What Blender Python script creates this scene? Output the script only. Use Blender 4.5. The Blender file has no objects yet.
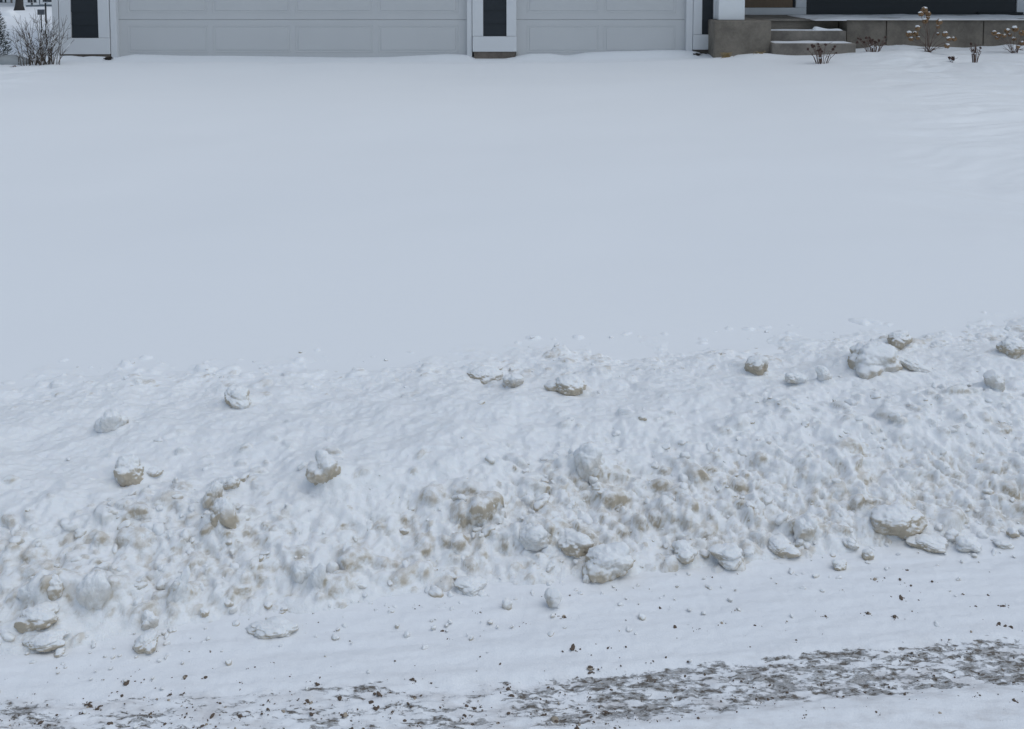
import bpy, bmesh, math, random
import numpy as np
from mathutils import Vector, Matrix, Euler
R = math.radians
random.seed(11); rng = np.random.default_rng(7)
sc = bpy.context.scene
col = sc.collection

# ------------------------------------------------------------------ camera model
CH = 1.65; TH = R(4.3); CT, ST = math.cos(TH), math.sin(TH)
F = 1024.0; PX0, PY0 = 512.0, 47.0
def ray(px, py):
    x = (px-PX0)/F; v = (py-PY0)/F
    return np.array([x, CT - v*ST, -ST - v*CT])
def at(px, py, Y):
    d = ray(px, py); t = Y/d[1]
    return Vector((d[0]*t, Y, CH+d[2]*t))
def onz(px, py, z):
    d = ray(px, py); t = (z-CH)/d[2]
    return d[0]*t, d[1]*t

# ------------------------------------------------------------------ noise
_perm = rng.permutation(256); _perm = np.concatenate([_perm, _perm, _perm])
_g2 = np.stack([np.cos(np.arange(256)*2.399963), np.sin(np.arange(256)*2.399963)], 1)
def n2(x, y):
    xi = np.floor(x).astype(int); yi = np.floor(y).astype(int)
    xf = x-xi; yf = y-yi
    u = xf**3*(xf*(xf*6-15)+10); v = yf**3*(yf*(yf*6-15)+10)
    def g(ix, iy, fx, fy):
        h = _perm[(_perm[ix & 255] + (iy & 255))]
        return _g2[h, 0]*fx + _g2[h, 1]*fy
    a = g(xi, yi, xf, yf); b = g(xi+1, yi, xf-1, yf)
    c = g(xi, yi+1, xf, yf-1); d = g(xi+1, yi+1, xf-1, yf-1)
    return ((a*(1-u)+b*u)*(1-v) + (c*(1-u)+d*u)*v)*1.5
def fbm2(x, y, o=4, gain=.5):
    s = 0; a = 1.0; f = 1.0
    for k in range(o):
        s = s + a*n2(x*f+17.3*k, y*f-9.1*k); a *= gain; f *= 2.03
    return s
_v = rng.normal(size=(256, 3)); _g3 = _v/np.linalg.norm(_v, axis=1, keepdims=True)
def n3(p):
    i = np.floor(p).astype(int); f = p-i
    w = f**3*(f*(f*6-15)+10)
    out = 0
    for dx in (0, 1):
        for dy in (0, 1):
            for dz in (0, 1):
                h = _perm[_perm[_perm[(i[:, 0]+dx) & 255]+((i[:, 1]+dy) & 255)]+((i[:, 2]+dz) & 255)]
                d = f - np.array([dx, dy, dz])
                g = (_g3[h]*d).sum(1)
                wx = w[:, 0] if dx else 1-w[:, 0]
                wy = w[:, 1] if dy else 1-w[:, 1]
                wz = w[:, 2] if dz else 1-w[:, 2]
                out = out + g*wx*wy*wz
    return out*1.5
def sstep(a, b, x):
    t = np.clip((x-a)/(b-a), 0, 1); return t*t*(3-2*t)

# ------------------------------------------------------------------ materials
def newmat(name):
    m = bpy.data.materials.new(name); m.use_nodes = True
    nt = m.node_tree; b = nt.nodes['Principled BSDF']
    return m, nt, nt.nodes, nt.links, b
def mixc(nt, fac, a, b):
    n = nt.nodes.new('ShaderNodeMix'); n.data_type = 'RGBA'
    for sock, v in ((0, fac), (6, a), (7, b)):
        if hasattr(v, 'node'): nt.links.new(v, n.inputs[sock])
        else: n.inputs[sock].default_value = v if sock == 0 else (*v, 1)
    return n.outputs[2]
def mth(nt, op, a, b=None, c=None, clamp=False):
    n = nt.nodes.new('ShaderNodeMath'); n.operation = op; n.use_clamp = clamp
    for i, v in enumerate((a, b, c)):
        if v is None: continue
        if hasattr(v, 'node'): nt.links.new(v, n.inputs[i])
        else: n.inputs[i].default_value = v
    return n.outputs[0]
def mrange(nt, v, a, b, lo=0, hi=1, smooth=True):
    n = nt.nodes.new('ShaderNodeMapRange'); n.interpolation_type = 'SMOOTHSTEP' if smooth else 'LINEAR'
    nt.links.new(v, n.inputs[0])
    for i, x in enumerate((a, b, lo, hi)): n.inputs[i+1].default_value = x
    return n.outputs[0]
def noise(nt, scale, detail=3, rough=.5, vec=None, sc3=None, rot=0, dist=0):
    tc = nt.nodes.new('ShaderNodeNewGeometry')
    mp = nt.nodes.new('ShaderNodeMapping')
    nt.links.new(vec or tc.outputs['Position'], mp.inputs[0])
    if sc3: mp.inputs['Scale'].default_value = sc3
    mp.inputs['Rotation'].default_value = (0, 0, rot)
    n = nt.nodes.new('ShaderNodeTexNoise'); n.inputs['Scale'].default_value = scale
    n.inputs['Detail'].default_value = detail; n.inputs['Roughness'].default_value = rough
    n.inputs['Distortion'].default_value = dist
    nt.links.new(mp.outputs[0], n.inputs['Vector'])
    return n.outputs['Fac']
def bump(nt, b, h, dist, strength=1.0):
    n = nt.nodes.new('ShaderNodeBump'); n.inputs['Distance'].default_value = dist
    n.inputs['Strength'].default_value = strength
    nt.links.new(h, n.inputs['Height']); nt.links.new(n.outputs[0], b.inputs['Normal'])
def attr(nt, name):
    a = nt.nodes.new('ShaderNodeAttribute'); a.attribute_name = name; return a.outputs['Fac']
def geo(nt, out='Normal'):
    return nt.nodes.new('ShaderNodeNewGeometry').outputs[out]

SNOW = (.86, .88, .90)
def snow_base(b):
    b.inputs['Roughness'].default_value = .75
    b.inputs['Specular IOR Level'].default_value = .25
def sss(b, wgt=.35, scale=.008):
    b.inputs['Subsurface Weight'].default_value = wgt; b.inputs['Subsurface Scale'].default_value = scale
    b.inputs['Subsurface Radius'].default_value = (1.0, .9, .8)
def mat_snow_ground():
    m, nt, N, L, b = newmat('snow_smooth'); snow_base(b)
    big = noise(nt, .35, 3)
    c = mixc(nt, big, (.84, .865, .89), (.88, .895, .91))
    L.new(c, b.inputs['Base Color'])
    fine = noise(nt, 160, 3, .6)
    mid = noise(nt, 14, 4, .55, sc3=(.45, 1.6, 1), rot=R(-6))
    h = mth(nt, 'ADD', mth(nt, 'MULTIPLY', fine, .12), mth(nt, 'MULTIPLY', mid, .25))
    bump(nt, b, h, .010, .5)
    return m
def mat_snow_dirty(name='snow_dirty', dirtattr=None, amount=1.0, stain=False, tan=(.58, .51, .405)):
    m, nt, N, L, b = newmat(name); snow_base(b); sss(b)
    s = N.new('ShaderNodeSeparateXYZ'); L.new(geo(nt), s.inputs[0])
    n1 = noise(nt, 38, 5, .62)
    n0 = noise(nt, 7, 3, .5)
    tilt = mrange(nt, s.outputs['Z'], .80, .10)
    k = mth(nt, 'MULTIPLY', tilt, mrange(nt, n1, .22, .55))
    k = mth(nt, 'MULTIPLY', k, mrange(nt, n0, .32, .62, .25, 1))
    k = mth(nt, 'MULTIPLY', k, amount)
    if dirtattr: k = mth(nt, 'MULTIPLY', k, attr(nt, dirtattr), clamp=True)
    if stain: k = mth(nt, 'ADD', k, mth(nt, 'MULTIPLY', mrange(nt, attr(nt, dirtattr), .30, .95), mrange(nt, n1, .35, .65, 0, .55)), clamp=True)
    tint = noise(nt, 20, 3); big_ = noise(nt, .35, 3)
    tc = mixc(nt, tint, tan, tuple(x*.72 for x in tan))
    c = mixc(nt, k, mixc(nt, big_, (.84, .865, .89), (.88, .895, .91)), tc)
    # sparse grit specks
    sp = mth(nt, 'GREATER_THAN', noise(nt, 130, 2, .5), .77)
    sp = mth(nt, 'MULTIPLY', sp, mth(nt, 'ADD', mth(nt, 'MULTIPLY', k, .7), .06), clamp=True)
    c = mixc(nt, sp, c, (.16, .12, .09))
    L.new(c, b.inputs['Base Color'])
    fine = noise(nt, 230, 4, .65)
    mid = noise(nt, 60, 4, .6)
    h = mth(nt, 'ADD', mth(nt, 'MULTIPLY', fine, .45), mid)
    if dirtattr: h = mth(nt, 'MULTIPLY', h, attr(nt, 'rough'))
    bump(nt, b, h, .008, .6)
    return m
def mat_road():
    m, nt, N, L, b = newmat('packed_road_snow'); snow_base(b)
    tr = attr(nt, 'track'); gr = attr(nt, 'grime')
    ang = R(-6.5)
    a = noise(nt, 34, 5, .62, sc3=(.38, 1.15, 1), rot=ang, dist=.4)
    a2 = noise(nt, 85, 5, .65, sc3=(.5, 1.2, 1), rot=ang, dist=.3)
    val = mth(nt, 'ADD', mth(nt, 'MULTIPLY', a, .52), mth(nt, 'MULTIPLY', a2, .48))
    # worn through where track + noise is high
    e = mth(nt, 'ADD', val, mth(nt, 'MULTIPLY', tr, .19))
    worn = mrange(nt, e, .662, .735)
    core = mrange(nt, mth(nt, 'ADD', a2, mth(nt, 'MULTIPLY', e, .8)), 1.10, 1.23)
    core = mth(nt, 'MULTIPLY', core, worn)
    base = mixc(nt, noise(nt, 3, 3), (.82, .845, .88), (.87, .885, .91))
    base = mixc(nt, mth(nt, 'MULTIPLY', gr, mrange(nt, noise(nt, 25, 4, .6, sc3=(.4, 1, 1), rot=ang), .4, .75), clamp=True), base, (.55, .53, .53))
    ice = mixc(nt, noise(nt, 60, 3), (.57, .57, .575), (.41, .40, .39))
    c = mixc(nt, worn, base, ice)
    c = mixc(nt, core, c, (.16, .14, .12))
    L.new(c, b.inputs['Base Color'])
    rr = N.new('ShaderNodeMapRange'); L.new(worn, rr.inputs[0]); rr.inputs[3].default_value = .75; rr.inputs[4].default_value = .5
    L.new(rr.outputs[0], b.inputs['Roughness'])
    fine = noise(nt, 240, 3, .6)
    h = mth(nt, 'ADD', mth(nt, 'MULTIPLY', fine, .18), mth(nt, 'MULTIPLY', a, .25))
    h = mth(nt, 'SUBTRACT', h, mth(nt, 'MULTIPLY', worn, .45))
    h = mth(nt, 'ADD', h, mth(nt, 'MULTIPLY', core, .25))
    bump(nt, b, h, .010, .8)
    return m
def mat_plain(name, c, rough=.6, var=.12, nscale=6, bscale=None, bd=.002, sc3=None):
    m, nt, N, L, b = newmat(name)
    n = noise(nt, nscale, 4, .6, sc3=sc3)
    L.new(mixc(nt, n, tuple(x*(1-var) for x in c), tuple(min(1, x*(1+var)) for x in c)), b.inputs['Base Color'])
    b.inputs['Roughness'].default_value = rough
    if bscale: bump(nt, b, noise(nt, bscale, 4, .6), bd, .6)
    return m
def mat_concrete(name, c):
    m, nt, N, L, b = newmat(name)
    n = noise(nt, 2.2, 6, .65); n_2 = noise(nt, 30, 4, .7)
    k = mth(nt, 'ADD', mth(nt, 'MULTIPLY', n, .75), mth(nt, 'MULTIPLY', n_2, .25))
    k = mrange(nt, k, .32, .68)
    c1 = mixc(nt, k, tuple(x*.62 for x in c), tuple(x*1.3 for x in c))
    L.new(c1, b.inputs['Base Color']); b.inputs['Roughness'].default_value = .85
    bump(nt, b, n_2, .003, .5)
    return m

M = {}
M['snow'] = mat_snow_ground()
M['bank'] = mat_snow_dirty('bank_snow', 'dirt', 1.0, True)
M['chunk'] = mat_snow_dirty('chunk_snow', 'dirt', 1.5)
M['road'] = mat_road()
M['snowcap'] = mat_plain('snow_cap', (.86, .88, .9), .75, .02, 8, 40, .004)
M['door'] = mat_plain('garage_door_paint', (.56, .565, .565), .45, .05, 1.2)
M['trim'] = mat_plain('trim_paint', (.68, .69, .70), .5, .05, 2.5)
M['seal'] = mat_plain('rubber_seal', (.06, .06, .06), .7)
M['siding'] = mat_plain('dark_siding_paint', (.010, .015, .020), .5, .2, 5, 90, .001, sc3=(.2, 1, 3))
M['found'] = mat_concrete('foundation_concrete', (.15, .125, .105))
M['conc'] = mat_concrete('porch_concrete', (.18, .158, .13))
M['step'] = mat_concrete('step_stone', (.20, .18, .155))
M['wood'] = mat_plain('stained_wood', (.16, .105, .06), .5, .25, 10, sc3=(6, 1, .6))
M['roof'] = mat_plain('roof_shingles', (.07, .07, .075), .9, .3, 12, 30, .006)
M['metal'] = mat_plain('dark_metal', (.03, .03, .032), .4)
M['bark'] = mat_plain('grey_bark', (.04, .036, .034), .9, .35, 25, 60, .004)
M['twig'] = mat_plain('twig_bark', (.09, .07, .056), .9, .35, 30)
M['twigdark'] = mat_plain('dead_stem', (.13, .085, .07), .9, .35, 40)
M['seed'] = mat_plain('seed_head', (.07, .04, .032), .95, .4, 60)
M['flower'] = mat_plain('dried_petals', (.24, .15, .08), .95, .4, 45)
M['needle'] = mat_plain('evergreen_needles', (.018, .028, .016), .8, .4, 20)
M['straw'] = mat_plain('dry_grass', (.33, .24, .11), .9, .3, 40)
M['leaf'] = mat_plain('dead_leaf', (.035, .026, .02), .9, .4, 40)
M['grit'] = mat_plain('road_grit', (.12, .088, .066), .9, .5, 90, 200, .002)
M['grit2'] = mat_plain('frozen_clod', (.36, .31, .25), .9, .35, 60, 200, .002)
M['farwall'] = mat_plain('far_grey_siding', (.20, .235, .27), .7, .08, 3)
M['farwall2'] = mat_plain('far_tan_siding', (.25, .235, .21), .7, .08, 3)
M['farwin'] = mat_plain('window_glass_dark', (.04, .05, .06), .15, .1)
M['white'] = mat_plain('white_paint', (.72, .74, .75), .5, .04)
M['stone'] = mat_plain('edging_stone', (.36, .38, .39), .85, .2, 9, 40, .004)
M['red'] = mat_plain('red_plastic', (.32, .03, .03), .4, .1)
M['greybox'] = mat_plain('grey_sign_paint', (.11, .12, .13), .6, .2)

# ------------------------------------------------------------------ object helpers
def tag(o, label=None, cat=None, group=None, kind=None):
    if label: o['label'] = label
    if cat: o['category'] = cat
    if group: o['group'] = group
    if kind: o['kind'] = kind
    return o
def empty(name, loc, label, cat, group=None):
    o = bpy.data.objects.new(name, None); col.objects.link(o); o.location = loc
    o.empty_display_size = .1
    return tag(o, label, cat, group)
def npmesh(name, verts, faces, mat, parent=None, smooth=True, attrs=None):
    me = bpy.data.meshes.new(name)
    verts = np.asarray(verts, dtype=np.float32); faces = np.asarray(faces, dtype=np.int32)
    me.vertices.add(len(verts)); me.vertices.foreach_set('co', verts.ravel())
    k = faces.shape[1]
    me.loops.add(faces.size); me.loops.foreach_set('vertex_index', faces.ravel())
    me.polygons.add(len(faces)); me.polygons.foreach_set('loop_start', np.arange(0, faces.size, k, dtype=np.int32))
    me.polygons.foreach_set('loop_total', np.full(len(faces), k, dtype=np.int32))
    me.update(calc_edges=True); me.validate()
    if smooth: me.polygons.foreach_set('use_smooth', np.ones(len(me.polygons), dtype=bool))
    for a, v in (attrs or {}).items():
        at_ = me.attributes.new(a, 'FLOAT', 'POINT'); at_.data.foreach_set('value', np.asarray(v, dtype=np.float32))
    me.materials.append(mat)
    o = bpy.data.objects.new(name, me); col.objects.link(o)
    if parent: o.parent = parent; o.matrix_parent_inverse = Matrix.Translation(-Vector(parent.location))
    return o
def gridmesh(name, xs, ys, Z, mat, attrs=None):
    nx, ny = len(xs), len(ys)
    X, Y = np.meshgrid(xs, ys)
    V = np.stack([X.ravel(), Y.ravel(), Z.ravel()], 1)
    i = np.arange(nx*ny).reshape(ny, nx)
    Fc = np.stack([i[:-1, :-1].ravel(), i[:-1, 1:].ravel(), i[1:, 1:].ravel(), i[1:, :-1].ravel()], 1)
    return npmesh(name, V, Fc, mat, attrs={k: v.ravel() for k, v in (attrs or {}).items()})
class MB:
    def __init__(s): s.bm = bmesh.new()
    def box(s, x0, x1, y0, y1, z0, z1, bev=.004):
        vs = bmesh.ops.create_cube(s.bm, size=1)['verts']
        for v in vs:
            v.co = Vector((x0+(x1-x0)*(v.co.x+.5), y0+(y1-y0)*(v.co.y+.5), z0+(z1-z0)*(v.co.z+.5)))
        if bev:
            es = list({e for v in vs for e in v.link_edges})
            bmesh.ops.bevel(s.bm, geom=es, offset=bev, segments=1, affect='EDGES')
        return s
    def prism(s, pts, y0, y1):      # outline in XZ extruded along Y
        a = [s.bm.verts.new((x, y0, z)) for x, z in pts]; b = [s.bm.verts.new((x, y1, z)) for x, z in pts]
        n = len(pts)
        s.bm.faces.new(a); s.bm.faces.new(b[::-1])
        for i in range(n): s.bm.faces.new((a[i], b[i], b[(i+1) % n], a[(i+1) % n]))
        bmesh.ops.recalc_face_normals(s.bm, faces=s.bm.faces[:])
        return s
    def tube(s, pts, radii, n=6):
        rings = []
        for i, p in enumerate(pts):
            p = Vector(p)
            t = (Vector(pts[min(i+1, len(pts)-1)]) - Vector(pts[max(i-1, 0)])).normalized()
            u = t.orthogonal().normalized(); w = t.cross(u)
            rings.append([s.bm.verts.new(p + (u*math.cos(2*math.pi*k/n)+w*math.sin(2*math.pi*k/n))*radii[i]) for k in range(n)])
        for a, b in zip(rings, rings[1:]):
            for k in range(n): s.bm.faces.new((a[k], a[(k+1) % n], b[(k+1) % n], b[k]))
        s.bm.faces.new(rings[0][::-1]); s.bm.faces.new(rings[-1])
        return s
    def blob(s, c, r, sub=2, amp=.2, squash=(1, 1, 1), keep=None):
        vs = bmesh.ops.create_icosphere(s.bm, subdivisions=sub, radius=1)['verts']
        off = np.array([random.uniform(0, 50) for _ in range(3)])
        P = np.array([v.co[:] for v in vs]); nn = n3(P*2.2+off)*amp + n3(P*5+off)*amp*.5
        for v, q in zip(vs, nn):
            v.co = Vector((v.co.x*squash[0], v.co.y*squash[1], v.co.z*squash[2]))*(r*(1+q)) + Vector(c)
        return s
    def build(s, name, mat, parent=None, smooth=False):
        me = bpy.data.meshes.new(name); s.bm.to_mesh(me); s.bm.free()
        me.materials.append(mat)
        if smooth: me.polygons.foreach_set('use_smooth', [True]*len(me.polygons))
        o = bpy.data.objects.new(name, me); col.objects.link(o)
        if parent: o.parent = parent; o.matrix_parent_inverse = Matrix.Translation(-Vector(parent.location))
        return o

# ------------------------------------------------------------------ terrain functions
toe_px = [(-60, 668), (20, 657), (90, 648), (150, 640), (275, 622), (440, 603), (600, 584), (720, 572), (860, 557), (930, 550), (1024, 543), (1100, 536)]
back_px = [(-80, 384), (0, 379), (200, 371), (400, 362), (520, 352), (700, 345), (850, 333), (1024, 321), (1110, 315)]
toe_pt = np.array([onz(x, y, 0) for x, y in toe_px]); back_pt = np.array([onz(x, y, .11) for x, y in back_px])
def lininterp(X, pts, slope):
    y = np.interp(X, pts[:, 0], pts[:, 1])
    y = np.where(X < pts[0, 0], pts[0, 1]+slope*(X-pts[0, 0]), y)
    return np.where(X > pts[-1, 0], pts[-1, 1]+slope*(X-pts[-1, 0]), y)
toeY = lambda X: lininterp(X, toe_pt, .15)
backY = lambda X: lininterp(X, back_pt, .10)
DOORS = []
def yard(X, Y):
    bk = backY(X)
    d = np.clip((Y-bk)/(14.0-bk), 0, 1)
    top = np.interp(X, [-6, 0, 1, 2.5, 3, 7, 12], [.445, .440, .46, .50, .535, .585, .62])
    z = .095 + (top-.095)*d
    # flat back yard beyond the house front
    z = np.where(Y > 14, top + (.28-top)*sstep(14, 36, Y), z)
    z = z + .020*fbm2(X*.35, Y*.5, 3)*sstep(0, .15, d)
    lawnR = sstep(0, 1.3, X-(1.5+(np.clip(Y, 4, 14)-4.3)*.28)); lawnL = sstep(-4.9, -6.0, X)
    rip = fbm2(X*1.1+3+.8*n2(X*.6, Y*.8), Y*2.6+1.1*n2(X*.8+5, Y*.7), 5, .6)
    z = z + ((.016+.010*sstep(8, 12, Y))*lawnR + .016*lawnL + .0004)*rip*sstep(.03, .25, d)
    z = z + .030*lawnR*fbm2(X*.5+9, Y*.9, 3)*sstep(.1, .4, d)
    z = z + .085*np.exp(-((X-4.9)/.8)**2-((Y-13.2)/.4)**2) + .04*np.exp(-((X-3.3)/.3)**2-((Y-13.45)/.2)**2) + .04*np.exp(-((X-5.6)/.9)**2-((Y-12.4)/.4)**2)
    # drift against the garage doors
    dr = np.interp(X, [-6.4, -5.6, -5.45, -5.2, -4, -2.9, -1.7, -.9, -.62, -.5, -.1, .1, .25, .5, .72, .8, 1.0, 1.4, 2.0, 2.3, 2.5, 2.65, 3.2, 6],
                   [.02, .02, .0, .045, .030, .012, .020, .055, .045, .0, .0, .03, .055, .060, .035, .035, .065, .075, .075, .065, .05, .0, .02, .03])
    z = z + dr*sstep(13.72, 13.98, Y)
    z = z - .012*np.exp(-((Y-13.62)/.10)**2)*(X < 3.0)
    # under the bank / road the sheet drops out of sight
    drop = sstep(-.05, -.55, Y-bk)
    z = z*(1-drop) + (-.06)*drop
    return z
def axis(parts):
    out = []
    for a, b, st in parts:
        n = max(1, int(round((b-a)/st))); out += list(np.linspace(a, b, n, endpoint=False))
    out.append(parts[-1][1]); return np.array(out)
gx = axis([(-300, -60, 12), (-60, -14, 1.0), (-14, -8, .12), (-8, 8.5, .035), (8.5, 14, .12), (14, 60, 1.0), (60, 300, 12)])
gy = axis([(-200, -20, 10), (-20, 1, 1.0), (1, 3.6, .1), (3.6, 7, .03), (7, 14.4, .028), (14.4, 20, .15), (20, 60, .7), (60, 120, 4), (120, 700, 20)])
GX, GY = np.meshgrid(gx, gy)
GZ = yard(GX, GY)
ground = gridmesh('ground', gx, gy, GZ, M['snow']); tag(ground, kind='structure')

# ---- road: packed snow with a worn tyre track
def trackmask(X, Y):
    yc_up = np.interp(X, *zip(*sorted([onz(1024, 641, 0), onz(860, 652, 0), onz(700, 666, 0), onz(560, 681, 0), onz(330, 690, 0), onz(0, 703, 0)])))
    yc_lo = np.interp(X, *zip(*sorted([onz(1024, 689, 0), onz(860, 699, 0), onz(700, 722, 0), onz(560, 735, 0), onz(0, 790, 0)])))
    sl = .11
    xe = onz(1024, 641, 0)[0]; xw = onz(0, 703, 0)[0]
    ex = np.clip(X-xe, 0, None)*sl + np.clip(X-xw, None, 0)*sl
    up = yc_up+ex; lo = yc_lo+ex
    wob = .012*fbm2(X*4, Y*2, 3)
    m = sstep(up+.012, up-.02, Y+wob)*sstep(lo-.03, lo+.02, Y+wob)
    return m, up
rx = axis([(-60, -6, .8), (-6, -1.9, .04), (-1.9, 2.1, .007), (2.1, 6, .04), (6, 60, .8)])
ry = axis([(-9, .8, .2), (.8, 1.8, .02), (1.8, 3.25, .006), (3.25, 3.7, .05)])
RX, RY = np.meshgrid(rx, ry)
tr, up = trackmask(RX, RY)
strong = .66 + .34*sstep(-.05, .18, RX)      # nearly bare to the right, patchy to the left
Uc = RX*math.cos(R(6.5))+RY*math.sin(R(6.5)); Vc = -RX*math.sin(R(6.5))+RY*math.cos(R(6.5))
RZ = .004*fbm2(Uc*1.8, Vc*6, 3) + .0022*fbm2(Uc*12, Vc*30, 4) + .0012*fbm2(Uc*60, Vc*70, 2)
RZ = RZ + .0042*n2(Uc*.5, Vc*15) + .0012*n2(Uc*1.5+9, Vc*45)
RZ = RZ - .010*tr*strong + .0045*tr*fbm2(Uc*22, Vc*60, 3)
toeR = toeY(RX)
groove = np.exp(-((RY-(toeR-.16))/.05)**2)
RZ = RZ - .006*groove*sstep(.9, .0, RX)
RZ = RZ - .15*sstep(.32, .7, RY-toeR)       # dives under the bank
RZ = RZ + .02
grime = np.clip(sstep(.02, -.2, RY-up)*0.30 + .22*tr + .20*sstep(.06, -.05, RY-up) + .08, 0, 1)
road = gridmesh('road', rx, ry, RZ, M['road'], {'track': tr*strong, 'grime': grime}); tag(road, kind='structure')
ROAD0 = .02

# ---- bank height field
bx = axis([(-14, -3.4, .05), (-3.4, -2.6, .02), (-2.6, 3.0, .0062), (3.0, 3.8, .02), (3.8, 14, .05)])
bxf = bx
by = axis([(2.0, 5.1, .0062)])
# work in sheared rows: row coordinate s measured from the toe
xi = bx; ti = axis([(-.12, 1.95, .0062)])
TX, TT = np.meshgrid(xi, ti)
toe_x = toeY(TX); BY = toe_x + TT
W = backY(TX)-toe_x
s = TT/W + .035*fbm2(TX*3.1+8, TT*3.1, 3)*sstep(.7, .2, TT/W)
Hc = .155 + .03*fbm2(TX*.7+4, TX*0+1.5, 2) + .018*sstep(-1.2, 2.0, TX)
prof = np.where(s < .30, Hc*sstep(-.10, .34, s)*1.0, 0)
up_ = Hc*sstep(-.10, .34, s)
down = sstep(.42, 1.08, s)
gl = yard(TX, np.maximum(BY, backY(TX)+.02))
base = up_*(1-down) + (gl)*down
base = base + .024*fbm2(TX*2.4, BY*2.8, 3)*sstep(0, .25, s)*(1-sstep(.9, 1.15, s)) + .010*fbm2(TX*8, BY*9, 3)*sstep(0, .2, s)*(1-sstep(.95, 1.15, s))
fadeb = sstep(1.13, 1.3, s); base = base - .0012*sstep(.97, 1.02, s)
base0 = base.copy(); base = base - .05*fadeb
base = base - .06*sstep(.02, -.10, s)
clus = fbm2(TX*1.5+31, BY*2.6+5, 3)
def billow(f, sx, sy):
    wx = TX+.35/f*n2(TX*f*.8+sx, BY*f*.8-sy); wy = BY+.35/f*n2(TX*f*.8-sy, BY*f*.8+sx)
    return np.clip(np.abs(n2(wx*f+sx, wy*f*1.15+sy)+.45*n2(wx*f*2.1-sy, wy*f*2.2+sx))*1.5, 0, 1.1)
cmask = (1.0*np.exp(-((s-.10)/.21)**2)*(.8+.2*sstep(-.9, .3, TX)) + .13 + .40*np.exp(-((s-.90)/.11)**2) + .07*sstep(-.2, 1.3, TX)*sstep(.95, .5, s))
cmask = np.clip(cmask*(.95+.42*clus), .09, 1.15)*sstep(-.06, .10, s)*(1-sstep(1.0, 1.10, s))
b1, b2, b3 = billow(9, 3.1, 7.7), billow(21, 11.3, 2.9), billow(46, 5.9, 17.1)
base = base + cmask*(.021*(b1-.35)*sstep(1.1, .4, s) + .0115*(b2-.35)*(1-.45*sstep(.22, .6, s)) + .0062*(b3-.35))
cre = sstep(.30, .02, b2)*.6 + sstep(.26, .0, b1)*.6 + sstep(.22, 0, b3)*.35
H = base.copy(); dirt = np.clip(cre*cmask*.9, 0, .9)
def rowcol(x, y):
    c = np.interp(x, xi, np.arange(len(xi))); r = (y-float(toeY(np.array(x)))-ti[0])/.0062
    return r, c
def lump(x, y, a, b, c, rot, sink=.35, k=.006, sq=2.4, seed=0, dirty=.6):
    if abs(x) > 2.9: return
    r, cc = rowcol(x, y); m = max(a, b)*1.35
    r0, r1 = int(r-m/.0062), int(r+m/.0062)+2; c0 = np.searchsorted(xi, x-m); c1 = np.searchsorted(xi, x+m)
    r0 = max(r0, 0); r1 = min(r1, H.shape[0])
    if r1-r0 < 2 or c1-c0 < 2: return
    sl = (slice(r0, r1), slice(c0, c1))
    dx = TX[sl]-x; dy = BY[sl]-y
    ca, sa = math.cos(rot), math.sin(rot)
    u = (dx*ca+dy*sa)/a; v = (-dx*sa+dy*ca)/b
    w = .16*fbm2(u*1.3+seed, v*1.3-seed, 2)
    rr = (np.abs(u)**sq+np.abs(v)**sq)**(1/sq) + w
    ri, ci = int(min(max(r, 0), H.shape[0]-1)), int(min(max(cc, 0), H.shape[1]-1))
    z0 = base[ri, ci]
    cap = np.sqrt(np.clip(1-rr**2, 0, 1))
    h = z0 + c*cap - c*sink + dy*random.uniform(-.1, .35) + .12*c*n2(u*2+seed, v*2+seed*2)
    h = np.where(rr < 1, h, -9)
    d = h-H[sl]
    H[sl] = np.where(d > -k, np.where(d < k, H[sl]+(d+k)**2/(4*k), h), H[sl])
    dirt[sl] = np.maximum(dirt[sl], dirty*sstep(1.25, .7, rr))
# scatter lumps: few large, many small; clustered
cnt = 0
def density(x, sv):
    cl = float(fbm2(np.array([x*1.7+31]), np.array([sv*3.2+5]), 3)[0])
    toe = math.exp(-((sv-.10)/.19)**2)*(1.0+.35*min(max((x+.8)/.8, 0), 1))
    back = .42*math.exp(-((sv-.90)/.12)**2)
    mid = .07 + .27*min(max((x+.3)/1.4, 0), 1)
    return (toe+back+mid)*(0.65+1.1*max(cl, -.4))
def pick():
    while True:
        x = random.uniform(-2.85, 2.9); sv = random.uniform(-.02, 1.13)
        if random.random() < density(x, sv): break
    t = float(toeY(np.array(x))); w = float(backY(np.array(x)))-t
    return x, t+sv*w, sv
for n_, lo, hi, snk in ((90, .028, .050, .40), (650, .012, .030, .28), (1800, .005, .014, .15)):
    for i in range(n_):
        x, y, sv = pick(); a = random.uniform(lo, hi)
        dd = .35 + .75*math.exp(-((sv-.08)/.2)**2) + .3*math.exp(-((sv-.9)/.12)**2)
        flat = .55 if sv > .5 else 1
        lump(x, y, a*random.uniform(.9, 1.5), a*random.uniform(.7, 1.0), a*random.uniform(.75, 1.25)*flat, random.uniform(-.9, .9), snk, k=.004 if lo > .02 else .0018, seed=random.uniform(0, 90), dirty=dd*random.uniform(.3, 1.6))
H = H + (.0030*fbm2(TX*45, BY*45, 3)+.004*fbm2(TX*17, BY*19, 2)*sstep(.6,.1,s))*sstep(-.05, .05, s)*(1-sstep(.85, 1.05, s))
dirt = np.clip(dirt + .22*sstep(.35, .0, s) + .06, 0, 1)*(1-sstep(.95, 1.1, s)); roughA = 1-sstep(.80, 1.05, s)
def surf(x, y):
    r, c = rowcol(x, y)
    if r < 0 or r > H.shape[0]-2: z = -1
    else: z = H[int(round(r)), int(round(c))]
    return max(z, ROAD0 if y < float(toeY(np.array(x)))+.1 else -1, float(yard(np.array([x]), np.array([y]))[0]))
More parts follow.
